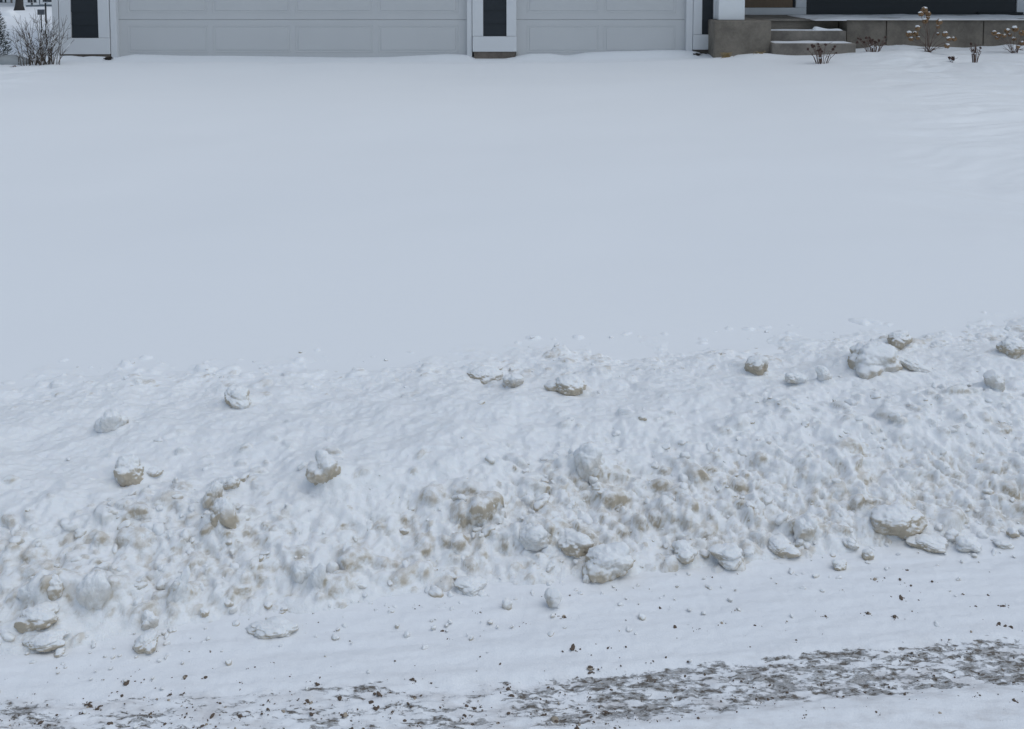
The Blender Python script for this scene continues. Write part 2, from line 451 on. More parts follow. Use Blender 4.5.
def hit(px, py):
    d = ray(px, py); t = 1.5
    while t < 20:
        p = d*t; z = CH+d[2]*t
        if z <= surf(p[0], p[1]): return np.array([p[0], p[1], z]), t
        t += .006
    return p, t

# ---- individual snow chunks
def mound(x, y, a, b, hgt):
    if abs(x) > 2.9: return
    dx = (TX-x)/a; dy = (BY-y)/b
    w = dx*dx+dy*dy + .5*fbm2(TX*12+x*9, BY*12, 2)
    H[:] = H + np.where(w < 6, hgt*np.exp(-np.clip(w, 0, None))*sstep(-.03, .07, TT), 0)
def ico(sub):
    bm = bmesh.new(); bmesh.ops.create_icosphere(bm, subdivisions=sub, radius=1)
    P = np.array([v.co[:] for v in bm.verts]); Fq = np.array([[v.index for v in f.verts] for f in bm.faces]); bm.free(); return P, Fq
ICO = {k: ico(k) for k in (1, 2, 3, 4, 5)}
def chunkverts(sub, a, b, c, rot, cuts=6, amp=.14, tilt=0):
    P, Fq = ICO[sub]; D = P.copy()
    off = rng.uniform(0, 80, 3)
    rad = np.full(len(D), .62)
    for k in range(cuts+2):          # a clod of several fused lobes
        c_ = rng.normal(size=3); c_ *= rng.uniform(.30, .55)/np.linalg.norm(c_); R_ = rng.uniform(.32, .52)
        cd_ = D@c_; q = R_*R_ - (c_@c_) + cd_**2
        rk = np.where(q > 0, cd_ + np.sqrt(np.clip(q, 0, None)), 0)
        rad = np.maximum(rad, rk)
    rad = rad/.86
    rad = rad*(1 + amp*n3(D*1.3+off) + amp*.6*n3(D*3.3+off) + (amp*.40*n3(D*7.5+off) if sub > 3 else 0) + (amp*.26*n3(D*17+off) if sub > 4 else 0))
    P = D*rad[:, None]
    for k in range(2):
        nrm = rng.normal(size=3); nrm /= np.linalg.norm(nrm); dd = P@nrm - rng.uniform(.75, .95)
        P = P - np.where(dd > 0, dd, 0)[:, None]*nrm*.8
    P = P*np.array([a, b, c])
    e = Euler((tilt*rng.uniform(-.6, .6), tilt, rot)).to_matrix(); P = P@np.array(e).T
    return P, Fq
def chunk(px, py, w, h, label, rot=0, tilt=0, dirty=.6, sink=.5, cuts=6, cat='snow chunk', amp=.17):
    p, t = hit(px, py+h*.22)
    a = w/2/F*t*1.06; hh = h/2/F*t*1.14; sn_ = CH/math.hypot(CH, p[1]); cs_ = math.sqrt(1-sn_*sn_)
    dp = min(.85*a, .72*hh/sn_); c = math.sqrt(hh*hh-(dp*sn_)**2)/cs_
    if p[1] < float(toeY(np.array(p[0])))+.03: c *= .78
    onroad = p[1] < float(toeY(np.array(p[0])))+.03
    if not onroad: mound(p[0], p[1]+a*1.05, a*1.2, a*.95, c*.9)
    P, Fq = chunkverts(5 if w > 15 else 4, a*1.05, dp*1.05, c*1.25, rot, cuts, amp, tilt)
    z0 = surf(p[0], p[1])
    lo = P[:, 2].min()
    P[:, 2] -= lo + (P[:, 2].max()-lo)*sink*.6
    P[:, 1] += dp*.25
    # dirt streaks: all over except the fresh cap, cap is handled by the slope in the shader
    zz = (P[:, 2]-P[:, 2].min())/(np.ptp(P[:, 2])+1e-6)
    o = npmesh('snow_chunk', P, Fq, M['chunk'], attrs={'dirt': np.clip(dirty*1.5*sstep(1.0, .45, zz), 0, 1), 'rough': np.ones(len(P))})
    o.location = (p[0], p[1], z0)
    tag(o, label, cat, 'chunks of ploughed snow')
    return o
C = [
 (237, 403, 30, 17, 'flat tan slab of snow lying highest on the left part of the bank', 0, .35, .75),
 (110, 427, 27, 20, 'rough crumbly snow chunk near the left end of the bank below its crest', .5, 0, .5),
 (129, 479, 30, 24, 'tan snow chunk with a hollow face on the mid-left of the bank', .2, 0, .9),
 (154, 477, 18, 9, 'small low snow nub just right of the tan hollow chunk', 0, 0, .5),
 (325, 480, 31, 25, 'rounded pebbly snow ball alone on the smooth middle-left slope', .3, .1, .6),
 (232, 488, 18, 12, 'small tan snow lump, upper one of the three in a column', 0, 0, .6),
 (213, 504, 17, 22, 'upright snow lump, middle one of the three in a column', .4, .3, .6),
 (222, 525, 25, 26, 'round cupped snow lump, lowest of the three in a column', 0, -.2, .7),
 (588, 470, 34, 28, 'pale squarish snow block standing in the centre of the bank', .15, .1, .25),
 (482, 378, 34, 17, 'brown-based snow lump left of the pair on the central crest', 0, 0, .8),
 (513, 384, 22, 14, 'small dark-undersided snow lump right of the pair on the central crest', .2, -.2, .8),
 (568, 391, 34, 19, 'long low snow mound on the crest right of centre', 0, .1, .7),
 (757, 371, 25, 17, 'rounded snow lump on the crest left of the largest crest chunk', 0, 0, .7),
 (795, 383, 22, 12, 'small flat snow lump just below and left of the largest crest chunk', .2, .3, .8),
 (824, 379, 16, 14, 'small pale snow knob beside the largest crest chunk', 0, 0, .5),
 (873, 366, 52, 30, 'largest snow chunk on the crest, broad and brown below', .1, -.15, .85),
 (912, 368, 34, 15, 'low wedge of snow right of the largest crest chunk', -.3, .3, .6),
 (899, 344, 24, 14, 'snow lump standing behind the largest crest chunk', 0, 0, .7),
 (1012, 354, 28, 17, 'brownish snow lump at the far right end of the crest', 0, 0, .8),
 (995, 386, 22, 17, 'cupped pale snow lump below the far right end of the crest', 0, .2, .5),
 (92, 607, 28, 34, 'tall pale oval slab of snow leaning at the foot of the bank', .1, .25, .25),
 (33, 598, 28, 20, 'pale flat-topped snow block at the lower left of the bank', 0, .1, .35),
 (58, 597, 26, 22, 'tan-faced snow block right of the pale flat-topped one', .3, -.2, .7),
 (36, 624, 40, 20, 'wide tan snow lump above the lowest left chunk', 0, 0, .9),
 (44, 644, 46, 19, 'lowest left snow chunk with a dark gap under it', .1, -.15, .6),
 (59, 654, 11, 8, 'tiny round snow ball at the lowest left chunk', 0, 0, .7),
 (146, 647, 28, 20, 'oblong brown-sided snow chunk tilted on the road at the left', .5, -.55, 1.0),
 (149, 623, 17, 20, 'pale upright snow lump behind the tilted oblong chunk', 0, .2, .3),
 (178, 596, 17, 28, 'thin pale snow slab standing on edge in the lower left slope', .2, .4, .25),
 (274, 630, 47, 20, 'long snow-capped chunk lying free on the road left of centre', .03, .04, .9),
 (300, 580, 20, 19, 'tan snow lump on the lower slope touching a pale cube', 0, 0, .8),
 (317, 584, 17, 20, 'pale cube of snow beside the tan lump on the lower slope', .1, 0, .2),
 (204, 616, 10, 10, 'small tan snow pebble near the foot of the bank on the left', 0, 0, .8),
 (470, 588, 34, 19, 'ragged brown snow lump at the foot of the bank left of centre', 0, 0, .95),
 (535, 546, 40, 26, 'tan snow lump left of the biggest chunk at the foot of the bank', .1, 0, .75),
 (574, 550, 38, 24, 'white-topped snow lump touching the biggest foot chunk', 0, .1, .6),
 (608, 566, 52, 36, 'biggest chunk at the foot of the bank with a dark undercut', 0, -.1, 1.0),
 (587, 581, 9, 14, 'small pale upright snow crumb left of the biggest foot chunk', 0, .2, .3),
 (553, 604, 18, 17, 'clean round snow ball alone on the road in the centre', 0, 0, .45, .2, 16, 'snow ball', .05),
 (507, 607, 11, 12, 'small angular grey snow piece left of the round snow ball', .6, .5, .6),
 (685, 555, 26, 18, 'snow lump at the foot of the bank right of centre', 0, 0, .6),
 (728, 556, 34, 20, 'tan snow lump low on the bank right of centre', 0, 0, .85),
 (782, 552, 28, 18, 'brown-edged snow lump at the foot of the bank, centre right', 0, .1, .8),
 (806, 537, 22, 19, 'snow lump with a tan face, upper of two at centre right', 0, 0, .6),
 (840, 567, 16, 11, 'small squared snow piece lying on the road at the right', .1, .05, .6),
 (869, 556, 13, 12, 'small grey snow ball on the road edge at the right', 0, 0, .6),
 (851, 547, 18, 12, 'slanting snow piece left of the small grey snow ball', .2, .5, .5),
 (895, 526, 50, 28, 'large tan-faced snow chunk at the foot of the right bank', .05, -.05, .9),
 (928, 544, 34, 17, 'brown-fronted snow chunk below the large tan-faced one', 0, .1, .8),
 (952, 537, 15, 13, 'small tan snow ball between two white-capped chunks on the right', 0, 0, .9),
 (970, 546, 27, 17, 'white-capped snow chunk with a dark lower rim on the right', .1, .12, .6),
 (1013, 535, 12, 12, 'small tan snow lump by the right edge of the photo', 0, 0, .8),
 (1005, 545, 20, 9, 'low white snow lump under the small tan one at the right edge', 0, .1, .4),
]
random.seed(5); rng = np.random.default_rng(21)
for c in C: chunk(*c)

nx, ny = len(xi), len(ti)
lean = np.clip((H-base0), -.03, .06)*.65*(1-sstep(.95, 1.05, s))*sstep(0, .08, s)
V = np.stack([TX.ravel(), (BY-lean).ravel(), H.ravel()], 1); ii = np.arange(nx*ny).reshape(ny, nx)
Fc = np.stack([ii[:-1, :-1].ravel(), ii[:-1, 1:].ravel(), ii[1:, 1:].ravel(), ii[1:, :-1].ravel()], 1)
bank = npmesh('snow_bank', V, Fc, M['bank'], attrs={'dirt': dirt.ravel(), 'rough': roughA.ravel()})
tag(bank, 'long lumpy bank of ploughed dirty snow along the road edge', 'snow bank')

# ---- small loose lumps (uncountable)
def scatter(name, items, mat, label, cat):
    Vs, Fs, D = [], [], []; n0 = 0
    for (x, y, z, a, dd, sub, cuts, fl) in items:
        P, Fq = chunkverts(sub, a*rng.uniform(.9, 1.5), a*rng.uniform(.7, 1.1), a*rng.uniform(.6, 1.0)*fl, rng.uniform(0, 6.28), cuts, .2, rng.uniform(-.5, .5))
        Vs.append(P+np.array([x, y, z])); Fs.append(Fq+n0); D.append(np.full(len(P), dd)); n0 += len(P)
    o = npmesh(name, np.concatenate(Vs), np.concatenate(Fs), mat, attrs={'dirt': np.concatenate(D), 'rough': np.ones(n0)})
    return tag(o, label, cat, kind='stuff')
items = []
for i in range(1500):
    x, y, sv = pick()
    if sv > .35 and random.random() < .7: continue
    a = random.choice((.003, .004, .005, .006, .007, .008, .010, .012, .015, .020))*random.uniform(.8, 1.2)
    if sv > .5: a *= .7
    items.append((x, y, surf(x, y)-a*.05, a, min(1, random.uniform(.1, 1.0)), 3, 4, 1))
for i in range(360):
    x = random.uniform(-1.8, 2.2); y = float(toeY(np.array(x))) - abs(random.gauss(0, .12)) + .02
    a = random.choice((.003, .004, .005, .007, .010))
    items.append((x, y, ROAD0-a*.1, a, random.uniform(.3, 1), 3, 4, .9))
scatter('snow_crumbs', items, M['chunk'], 'small crumbs and lumps of broken snow strewn over the bank', 'snow crumbs')

# ---- grit on the road
def roadz(x, y):
    c = int(np.clip(np.searchsorted(rx, x), 0, len(rx)-1)); r = int(np.clip(np.searchsorted(ry, y), 0, len(ry)-1)); return RZ[r, c]
items = []; items2 = []
def addgrit(px, py, sz):
    x, y = onz(px, py, ROAD0); a = sz/F*y*1.05
    for k in range(random.choice((1, 1, 2, 3)) if sz > 2 else 1):
        xx = x+random.gauss(0, a*.8)*(k > 0); yy = y+random.gauss(0, a*.5)*(k > 0)
        (items2 if random.random() < .16 else items).append((xx, yy, roadz(xx, yy)+a*.1, a*random.uniform(.5, 1), .9, 2, 5, .6))
        for q in range(random.choice((0, 1, 3, 5))):
            b_ = a*random.uniform(.2, .5); x2 = xx+random.gauss(0, a*2.2); y2 = yy+random.gauss(0, a*1.2)
            items.append((x2, y2, roadz(x2, y2), b_, .9, 1, 3, .6))
for px, py, sz in [(122, 692, 4), (98, 706, 3), (165, 722, 5), (150, 715, 3), (40, 719, 5), (110, 722, 4), (14, 716, 2.5), (170, 691, 3), (308, 700, 4), (340, 695, 5),
    (320, 678, 2.5), (255, 667, 2.5), (290, 676, 2), (240, 682, 2.5), (195, 708, 3.5), (150, 712, 3.5), (225, 706, 2), (206, 722, 3), (185, 700, 2), (572, 649, 4.5),
    (608, 647, 3), (626, 646, 3), (653, 660, 3), (666, 657, 2.5), (590, 668, 4.5), (621, 665, 2), (563, 616, 3.5), (442, 629, 3), (415, 609, 2.5), (570, 596, 2),
    (556, 718, 7), (545, 712, 4), (412, 680, 3.5), (340, 697, 3), (500, 663, 2), (480, 656, 2), (526, 622, 2), (660, 606, 3), (675, 626, 3), (626, 619, 2.5),
    (735, 610, 2.5), (722, 622, 3), (755, 624, 2.5), (787, 620, 2.5), (826, 616, 2.5), (868, 613, 3), (895, 617, 3.5), (901, 598, 4), (912, 611, 2.5), (911, 586, 2.5),
    (932, 582, 2.5), (963, 593, 3), (988, 594, 2.5), (976, 606, 2.5), (1004, 607, 3), (971, 633, 3), (1012, 629, 5), (998, 625, 3), (907, 570, 2), (900, 580, 3), (875, 580, 3.5), (949, 640, 2.5),
    (806, 716, 3), (876, 712, 2.5), (940, 712, 2.5), (1015, 700, 3), (688, 660, 2.5), (750, 645, 2), (796, 640, 2.5), (700, 628, 2), (480, 612, 2.5), (350, 640, 2), (395, 660, 2)]:
    addgrit(px, py, sz*.74)
for i in range(230):
    px = random.uniform(-40, 620); py = 700+random.gauss(0, 15)-px*.012 + 12
    if py > 760 or py < 655: continue
    addgrit(px, py, random.choice((.6, .8, 1.0, 1.5, 2.2, 3.0)))
for i in range(330):
    px = random.uniform(540, 1100); f = (px-560)/464
    up_y = 681+f*(641-681); lo_y = 733+f*(689-733)
    py = random.uniform(up_y-3, lo_y+3)
    addgrit(px, py, random.choice((.6, .8, 1.0, 1.3, 1.8)))
for i in range(170):
    px = random.uniform(-60, 1080); py = random.uniform(610-px*.05, 729)
    addgrit(px, py, random.choice((.5, .6, .8, 1.0)))
scatter('road_grit', items, M['grit'], 'dark brown crumbs of grit strewn along the tyre track on the snowy road', 'grit')
scatter('frozen_clods', items2, M['grit2'], 'pale tan frozen clods mixed with the grit on the snowy road', 'clods')
# red fragment at the right edge
p, t = hit(1022.5, 508)
mb = MB(); mb.blob((p[0]+.006, p[1], p[2]+.002), .009, 3, .25, (1.3, .6, .5))
tag(mb.build('plastic_fragment', M['red'], smooth=True), 'small red fragment stuck in the bank at the right edge of the photo', 'fragment')

# ------------------------------------------------------------------ the house
HX = lambda px, Y=13.98: (px-PX0)/F*(Y/CT)
HZ = lambda py, Y=13.98: at(512, py, Y).z
house = empty('house', (0, 14.5, .4), 'pale grey house front with two garage doors and dark siding panels', 'house')
ZT = 3.0
def part(name, mat, *boxes, bev=.004):
    mb = MB()
    for b in boxes: mb.box(*b, bev=bev)
    return mb.build(name, M[mat], house)
DZ0 = .425; DTOP = DZ0+2.18
xl0, xl1 = HX(54), HX(110.5); dA0, dA1 = HX(116.5), HX(467.5); dB0, dB1 = HX(517.5), HX(686)
xr = HX(716)
# main wall body behind everything
part('wall', 'trim', (xl0+.01, xr+.05, 14.16, 22.0, .2, 6.6), (xr+.05, 12, 15.66, 22.0, .2, 6.6), bev=0)
part('lintel', 'trim', (xl0, xr, 13.99, 14.155, DTOP, 3.0))
def siding(x0, x1, yf, z0, z1, name='siding', lap=.178, yb=14.15):
    mb = MB(); z = z0
    while z < z1:
        zt = min(z+lap, z1)
        bm = mb.bm
        a = [bm.verts.new(c) for c in ((x0, yf, z), (x1, yf, z), (x1, yb, z), (x0, yb, z), (x0, yf+.012, zt), (x1, yf+.012, zt), (x1, yb, zt), (x0, yb, zt))]
        for q in ((0, 1, 5, 4), (1, 2, 6, 5), (3, 0, 4, 7), (2, 3, 7, 6), (0, 3, 2, 1), (4, 5, 6, 7)): bm.faces.new([a[i] for i in q])
        z += lap
    return mb.build(name, M['siding'], house)
bz = HZ(38)
# left pier
part('corner_board', 'trim', (xl0, HX(60), 13.95, 14.158, .46, 3.0), (HX(60.6), HX(72), 13.96, 14.157, bz+.002, 3.0))
siding(HX(72), HX(99.3), 13.985, bz, 3.0)
part('trim_board', 'trim', (HX(99.3), HX(110.3), 13.96, 14.157, bz+.002, 3.0))
part('base_block', 'trim', (HX(60.6), HX(110.5), 13.945, 14.15, HZ(54), bz))
part('foundation', 'found', (HX(56), HX(110), 13.965, 14.15, .2, HZ(54)-.002))
def casing(x0, x1, z0):
    return part('door_casing', 'trim', (x0, x1, 13.975, 14.156, z0, DTOP+.09))
casing(HX(111), HX(117), .44)
# middle pier
bz2 = HZ(36.3)
casing(HX(467), HX(472), .43)
part('trim_board', 'trim', (HX(472.4), HX(483.2), 13.96, 14.157, bz2+.002, 3.0))
siding(HX(483.2), HX(506.5), 13.985, bz2, 3.0)
part('trim_board', 'trim', (HX(506.5), HX(516.3), 13.96, 14.157, bz2+.002, 3.0))
part('base_block', 'trim', (HX(472.6), HX(516.5), 13.94, 14.15, HZ(51.5), bz2))
part('foundation', 'found', (HX(474), HX(515.5), 13.96, 14.15, .2, HZ(51.5)-.002))
# right pier
bz3 = HZ(34.5)
casing(HX(686), HX(692.5), .45)
part('trim_board', 'trim', (HX(692.8), HX(701.5), 13.96, 14.157, bz3+.002, 3.0))
siding(HX(701.5), HX(716), 13.985, bz3, 3.0)
part('base_block', 'trim', (HX(692.8), HX(708), 13.945, 14.15, HZ(49.5), bz3))
part('foundation', 'found', (HX(693.2), HX(716), 13.97, 14.15, .2, HZ(49.5)-.002))
part('side_siding', 'siding', (xr-.02, xr+.03, 14.158, 15.66, .9, 3.0))
# garage doors with raised sections
def garage_door(x0, x1, n, lab):
    Yd = 14.06; sh = (DTOP-DZ0)/4
    d = MB()
    for k in range(4):
        z0 = DZ0+k*sh
        d.box(x0-.02, x1+.02, Yd, Yd+.045, z0+.0015, z0+sh-.0015, .003)
    g = d.build('garage_door', M['door'], house); g['label'] = lab
    mb = MB(); w = (x1-x0)/n
    for k in range(4):
        z0 = DZ0+k*sh
        for i in range(n):
            a0 = x0+.13+(x1-x0-.26)*i/n + (.035 if i else 0); a1 = x0+.13+(x1-x0-.26)*(i+1)/n-(.035 if i < n-1 else 0)
            q0, q1 = z0+.09, z0+sh-.075
            # pressed frame: four slim beads and a raised field
            mb.box(a0, a1, Yd-.0045, Yd+.004, q0, q0+.016, .003); mb.box(a0, a1, Yd-.0045, Yd+.004, q1-.016, q1, .003)
            mb.box(a0, a0+.016, Yd-.004, Yd+.004, q0+.017, q1-.017, .003); mb.box(a1-.016, a1, Yd-.004, Yd+.004, q0+.017, q1-.017, .003)
            mb.box(a0+.035, a1-.035, Yd-.0055, Yd+.004, q0+.035, q1-.035, .005)
    p_ = mb.build('door_panel', M['door'], house)
    p_.parent = g; p_.matrix_parent_inverse = Matrix.Identity(4)
    s_ = MB().box(x0-.01, x1+.01, Yd+.002, Yd+.04, DZ0-.03, DZ0+.001).build('bottom_seal', M['seal'], house)
    s_.parent = g; s_.matrix_parent_inverse = Matrix.Identity(4)
garage_door(dA0, dA1, 4, 'wide four-panel garage door')
garage_door(dB0, dB1, 2, 'narrow two-panel garage door')
# roof (overhang shades the front)
def slab_roof(name, x0, x1, y0, y1, z0, z1, th=.14, parent=None):
    mb = MB(); bm = mb.bm; ym = (y0+y1)/2
    pr = [(y0, z0), (ym, z1), (y1, z0), (y1, z0+th), (ym, z1+th), (y0, z0+th)]
    a = [bm.verts.new((x0, y, z)) for y, z in pr]; b = [bm.verts.new((x1, y, z)) for y, z in pr]
    for i in range(6): bm.faces.new((a[i], b[i], b[(i+1) % 6], a[(i+1) % 6]))
    bm.faces.new((a[0], a[1], a[4], a[5])); bm.faces.new((a[1], a[2], a[3], a[4])); bm.faces.new((b[5], b[4], b[1], b[0])); bm.faces.new((b[4], b[3], b[2], b[1]))
    bmesh.ops.recalc_face_normals(bm, faces=bm.faces[:])
    return mb.build(name, M['roof'], parent or house)
slab_roof('roof', xl0-.4, 12.4, 13.4, 22.6, 6.4, 9.0)
slab_roof('porch_roof', xl0-.3, 12.2, 13.35, 18.0, 3.05, 4.2)
part('soffit', 'trim', (xl0-.28, 12.18, 13.37, 15.64, 3.0, 3.05))
# upper wall above is dark siding
siding(xl0+.012, 12, 14.10, 3.25, 6.5, 'upper_siding', .178, 14.158)

# porch
PZ = HZ(18.0, 14.0)-.01
floorz = PZ-.02
X708, X770, X846 = HX(714, 13.55), HX(770, 13.6), HX(846, 13.9)
part('pedestal', 'conc', (X708, X770, 13.55, 14.158, .2, HZ(20.6, 13.55)), bev=.015)
part('column', 'white', (HX(717.5, 13.7), HX(743.5, 13.7), 13.66, 14.0, HZ(20.6, 13.55)+.002, 3.0), bev=.006)
part('column_base_trim', 'trim', (HX(712, 14.0), HX(717, 14.0), 13.9, 13.97, HZ(20.6, 13.55)+.002, 3.0))
joints = [846, 886, 983, 1080, 1180, 1280]
for j0, j1 in zip(joints, joints[1:]):
    part('porch_wall', 'conc', (HX(j0, 13.95)+.006, HX(j1, 13.95)-.006, 13.95, 14.3, .2, HZ(20.4, 13.95)), bev=.006)
part('porch_floor', 'step', (X770+.003, 12, 14.62, 15.66, .3, floorz), (HX(846, 13.95)+.004, 12, 13.92, 14.615, HZ(20.4, 13.95)+.002, floorz+.001), (X708+.1, X770-.003, 14.162, 15.65, .3, floorz-.002), bev=.004)
part('riser', 'conc', (X770+.002, HX(846, 13.95)-.002, 14.30, 14.61, .3, floorz-.03), bev=.004)
part('stair_tread', 'step', (X770+.004, HX(846, 13.95)-.002, 14.26, 14.618, floorz-.028, floorz+.0005), bev=.006)
s1 = HZ(30.8, 13.85); s2 = HZ(43.2, 13.5)
part('stair_tread', 'step', (X770+.003, HX(846, 13.85), 13.85, 14.297, .3, s1), bev=.012)
part('stair_tread', 'step', (X770-.01, HX(855, 13.5), 13.46, 13.847, .3, s2), bev=.012)
# entry
Yw = 15.62
part('entry_frame', 'trim', (HX(738, Yw), HX(805, Yw), Yw-.03, Yw+.039, floorz+.003, HZ(7.7, Yw)), (HX(794.5, Yw), HX(805, Yw), Yw-.028, Yw+.038, HZ(7.7, Yw)+.001, 3.0))
dr_ = part('front_door', 'wood', (HX(741, Yw), HX(792, Yw), Yw+.005, Yw+.037, HZ(7.7, Yw)+.001, 2.95)); dr_['label'] = 'brown wooden entry door'
part('door_jamb', 'siding', (HX(792.3, Yw), HX(794.4, Yw), Yw-.01, Yw+.036, HZ(7.7, Yw)+.001, 2.96))
siding(HX(805.3, Yw), HX(1014, Yw), Yw-.02, HZ(14.3, Yw), 3.0, 'porch_siding', .178, Yw+.039)
part('porch_ledge', 'siding', (HX(975, Yw), HX(1020, Yw), Yw-.07, Yw-.021, HZ(14.3, Yw)-.002, HZ(12, Yw)))
part('skirt_board', 'trim', (HX(805.3, Yw), 12, Yw-.022, Yw+.037, floorz+.002, HZ(14.3, Yw)-.003))
part('corner_board', 'trim', (HX(1014.4, Yw), HX(1034, Yw), Yw-.035, Yw+.037, HZ(14.3, Yw), 3.0))
siding(HX(1034.4, Yw), 12, Yw-.02, HZ(14.3, Yw), 3.0, 'porch_siding', .178, Yw+.039)
# snow lying on porch and steps
def snowlayer(x0, x1, y0, y1, z, hmax, seed, name='porch_snow', base=.004):
    xs = np.linspace(x0, x1, max(8, int((x1-x0)/.03))); ys = np.linspace(y0, y1, max(6, int((y1-y0)/.03)))
    X, Y = np.meshgrid(xs, ys)
    e = np.minimum.reduce([X-x0, x1-X, Y-y0, y1-Y]); e = np.sqrt(np.clip(e/.05, 0, 1))
    Z = z - .004 + e*(base+hmax*np.clip(.5+.8*fbm2(X*1.6+seed, Y*2.5, 3), .02, 1.3))
    o = gridmesh(name, xs, ys, Z, M['snowcap']); o.parent = house; o.matrix_parent_inverse = Matrix.Translation(-Vector(house.location)); return o
snowlayer(HX(812, 14.1), 11.9, 13.95, 15.5, floorz, .022, 3)
snowlayer(X770+.02, HX(846, 13.85)-.02, 13.87, 14.28, s1, .012, 8)
snowlayer(HX(812, 13.9), HX(843, 13.9), 13.88, 14.2, s1, .06, 2.2, base=.002)
snowlayer(X770+.02, HX(855, 13.5)-.02, 13.48, 13.83, s2, .014, 5)
snowlayer(X708+.02, HX(716, 13.6), 13.57, 13.9, HZ(20.6, 13.55), .02, 15)

# ------------------------------------------------------------------ plants
def yz(x, y): return float(yard(np.array([x]), np.array([y]))[0])
def shrub_bare(name, px, Y, h, w, stems, label, mat='twig', snow=True, r0=.006, sub=5, cat='shrub', group=None):
    x = HX(px, Y); z = yz(x, Y)-.02
    root = empty(name, (x, Y, z), label, cat, group)
    mb = MB(); sn = MB()
    for i in range(stems):
        a = random.uniform(0, 6.283); k = random.random()**.6
        tx = math.cos(a)*w*k; ty = math.sin(a)*w*k*.8; hh = h*(1-.45*k*k)*random.uniform(.7, 1.02)
        bx_ = random.gauss(0, w*.28); by_ = random.gauss(0, w*.2); x0_, y0_ = x+bx_, Y+by_
        pts = []
        for q in range(6):
            f = q/5
            pts.append((x0_+tx*(f**1.25)+random.gauss(0, .008)*f, y0_+ty*(f**1.25)+random.gauss(0, .008)*f, z+hh*(f**.92)))
        mb.tube(pts, [r0*(1-.75*q/5) for q in range(6)], 4)
        for b_ in range(sub):
            q = random.randint(1, 4); p0 = Vector(pts[q]); d = Vector((random.gauss(0, .5)+tx, random.gauss(0, .5)+ty, random.uniform(.4, 1))).normalized()*random.uniform(.06, .2)*h
            p1 = p0+d*.5+Vector((0, 0, .01)); p2 = p0+d
            mb.tube([p0, p1, p2], [r0*.45, r0*.35, r0*.2], 3)
            if snow and random.random() < .28: sn.tube([p0+Vector((0, 0, r0*.7)), p1+Vector((0, 0, r0*.7))], [r0*.7, r0*.5], 4)
        if snow:
            for q in (1, 2, 3):
                if random.random() < .35: sn.tube([Vector(pts[q])+Vector((0, 0, r0)), Vector(pts[q+1])+Vector((0, 0, r0))], [r0*.8, r0*.7], 4)
    mb.build('stems', M[mat], root)
    if snow: tag(sn.build('snow_on_twigs', M['snowcap'], root), kind='stuff')
    return root
shrub_bare('bare_shrub', 41, 13.15, .76, .40, 60, 'bare twiggy shrub dusted with snow at the left corner of the garage', r0=.0052, sub=7)
# evergreen at the left edge
def evergreen(name, px, Y, h, w, label):
    x = HX(px, Y); z = yz(x, Y)-.02
    root = empty(name, (x, Y, z), label, 'shrub')
    MB().tube([(x, Y, z), (x, Y, z+h*.9)], [.03, .008], 7).build('trunk', M['bark'], root)
    n = 5200; Vs = []; Fs = []
    for i in range(n):
        f = random.random()**.8; a = random.uniform(0, 6.283); rr = w*(1-.75*f)*(random.random()**.45)*(1+.25*math.sin(a*5+f*9))
        c = np.array([x+math.cos(a)*rr, Y+math.sin(a)*rr, z+.04+f*h])
        d = np.array([math.cos(a), math.sin(a), random.uniform(.1, 1.2)]); d /= np.linalg.norm(d)
        sv = np.cross(d, rng.normal(size=3)); sv /= np.linalg.norm(sv); L_ = random.uniform(.02, .045)
        k = len(Vs); Vs += [c-sv*.004, c+sv*.004, c+d*L_+sv*.001]; Fs.append((k, k+1, k+2))
    npmesh('foliage', Vs, Fs, M['needle'], root, smooth=False)
    s2_ = MB()
    for i in range(16):
        f = random.random(); a = random.uniform(0, 6.28); rr = w*(1-.75*f)*.75
        s2_.blob((x+math.cos(a)*rr, Y+math.sin(a)*rr, z+.06+f*h), .022, 2, .3, (1.2, 1.2, .5))
    s2_.build('snow_on_foliage', M['snowcap'], root, smooth=True)
evergreen('evergreen_shrub', -8, 13.3, .72, .27, 'dark evergreen shrub cut off by the left edge of the photo')
# stone edging by the left shrub
mb = MB(); xx = HX(10, 13.25); mb.blob((xx, 13.25, yz(xx, 13.25)+.02), .22, 3, .15, (1.15, .5, .42))
tag(mb.build('edging_stone', M['stone'], smooth=True), 'smooth grey stone low in the snow left of the bare shrub', 'stone')
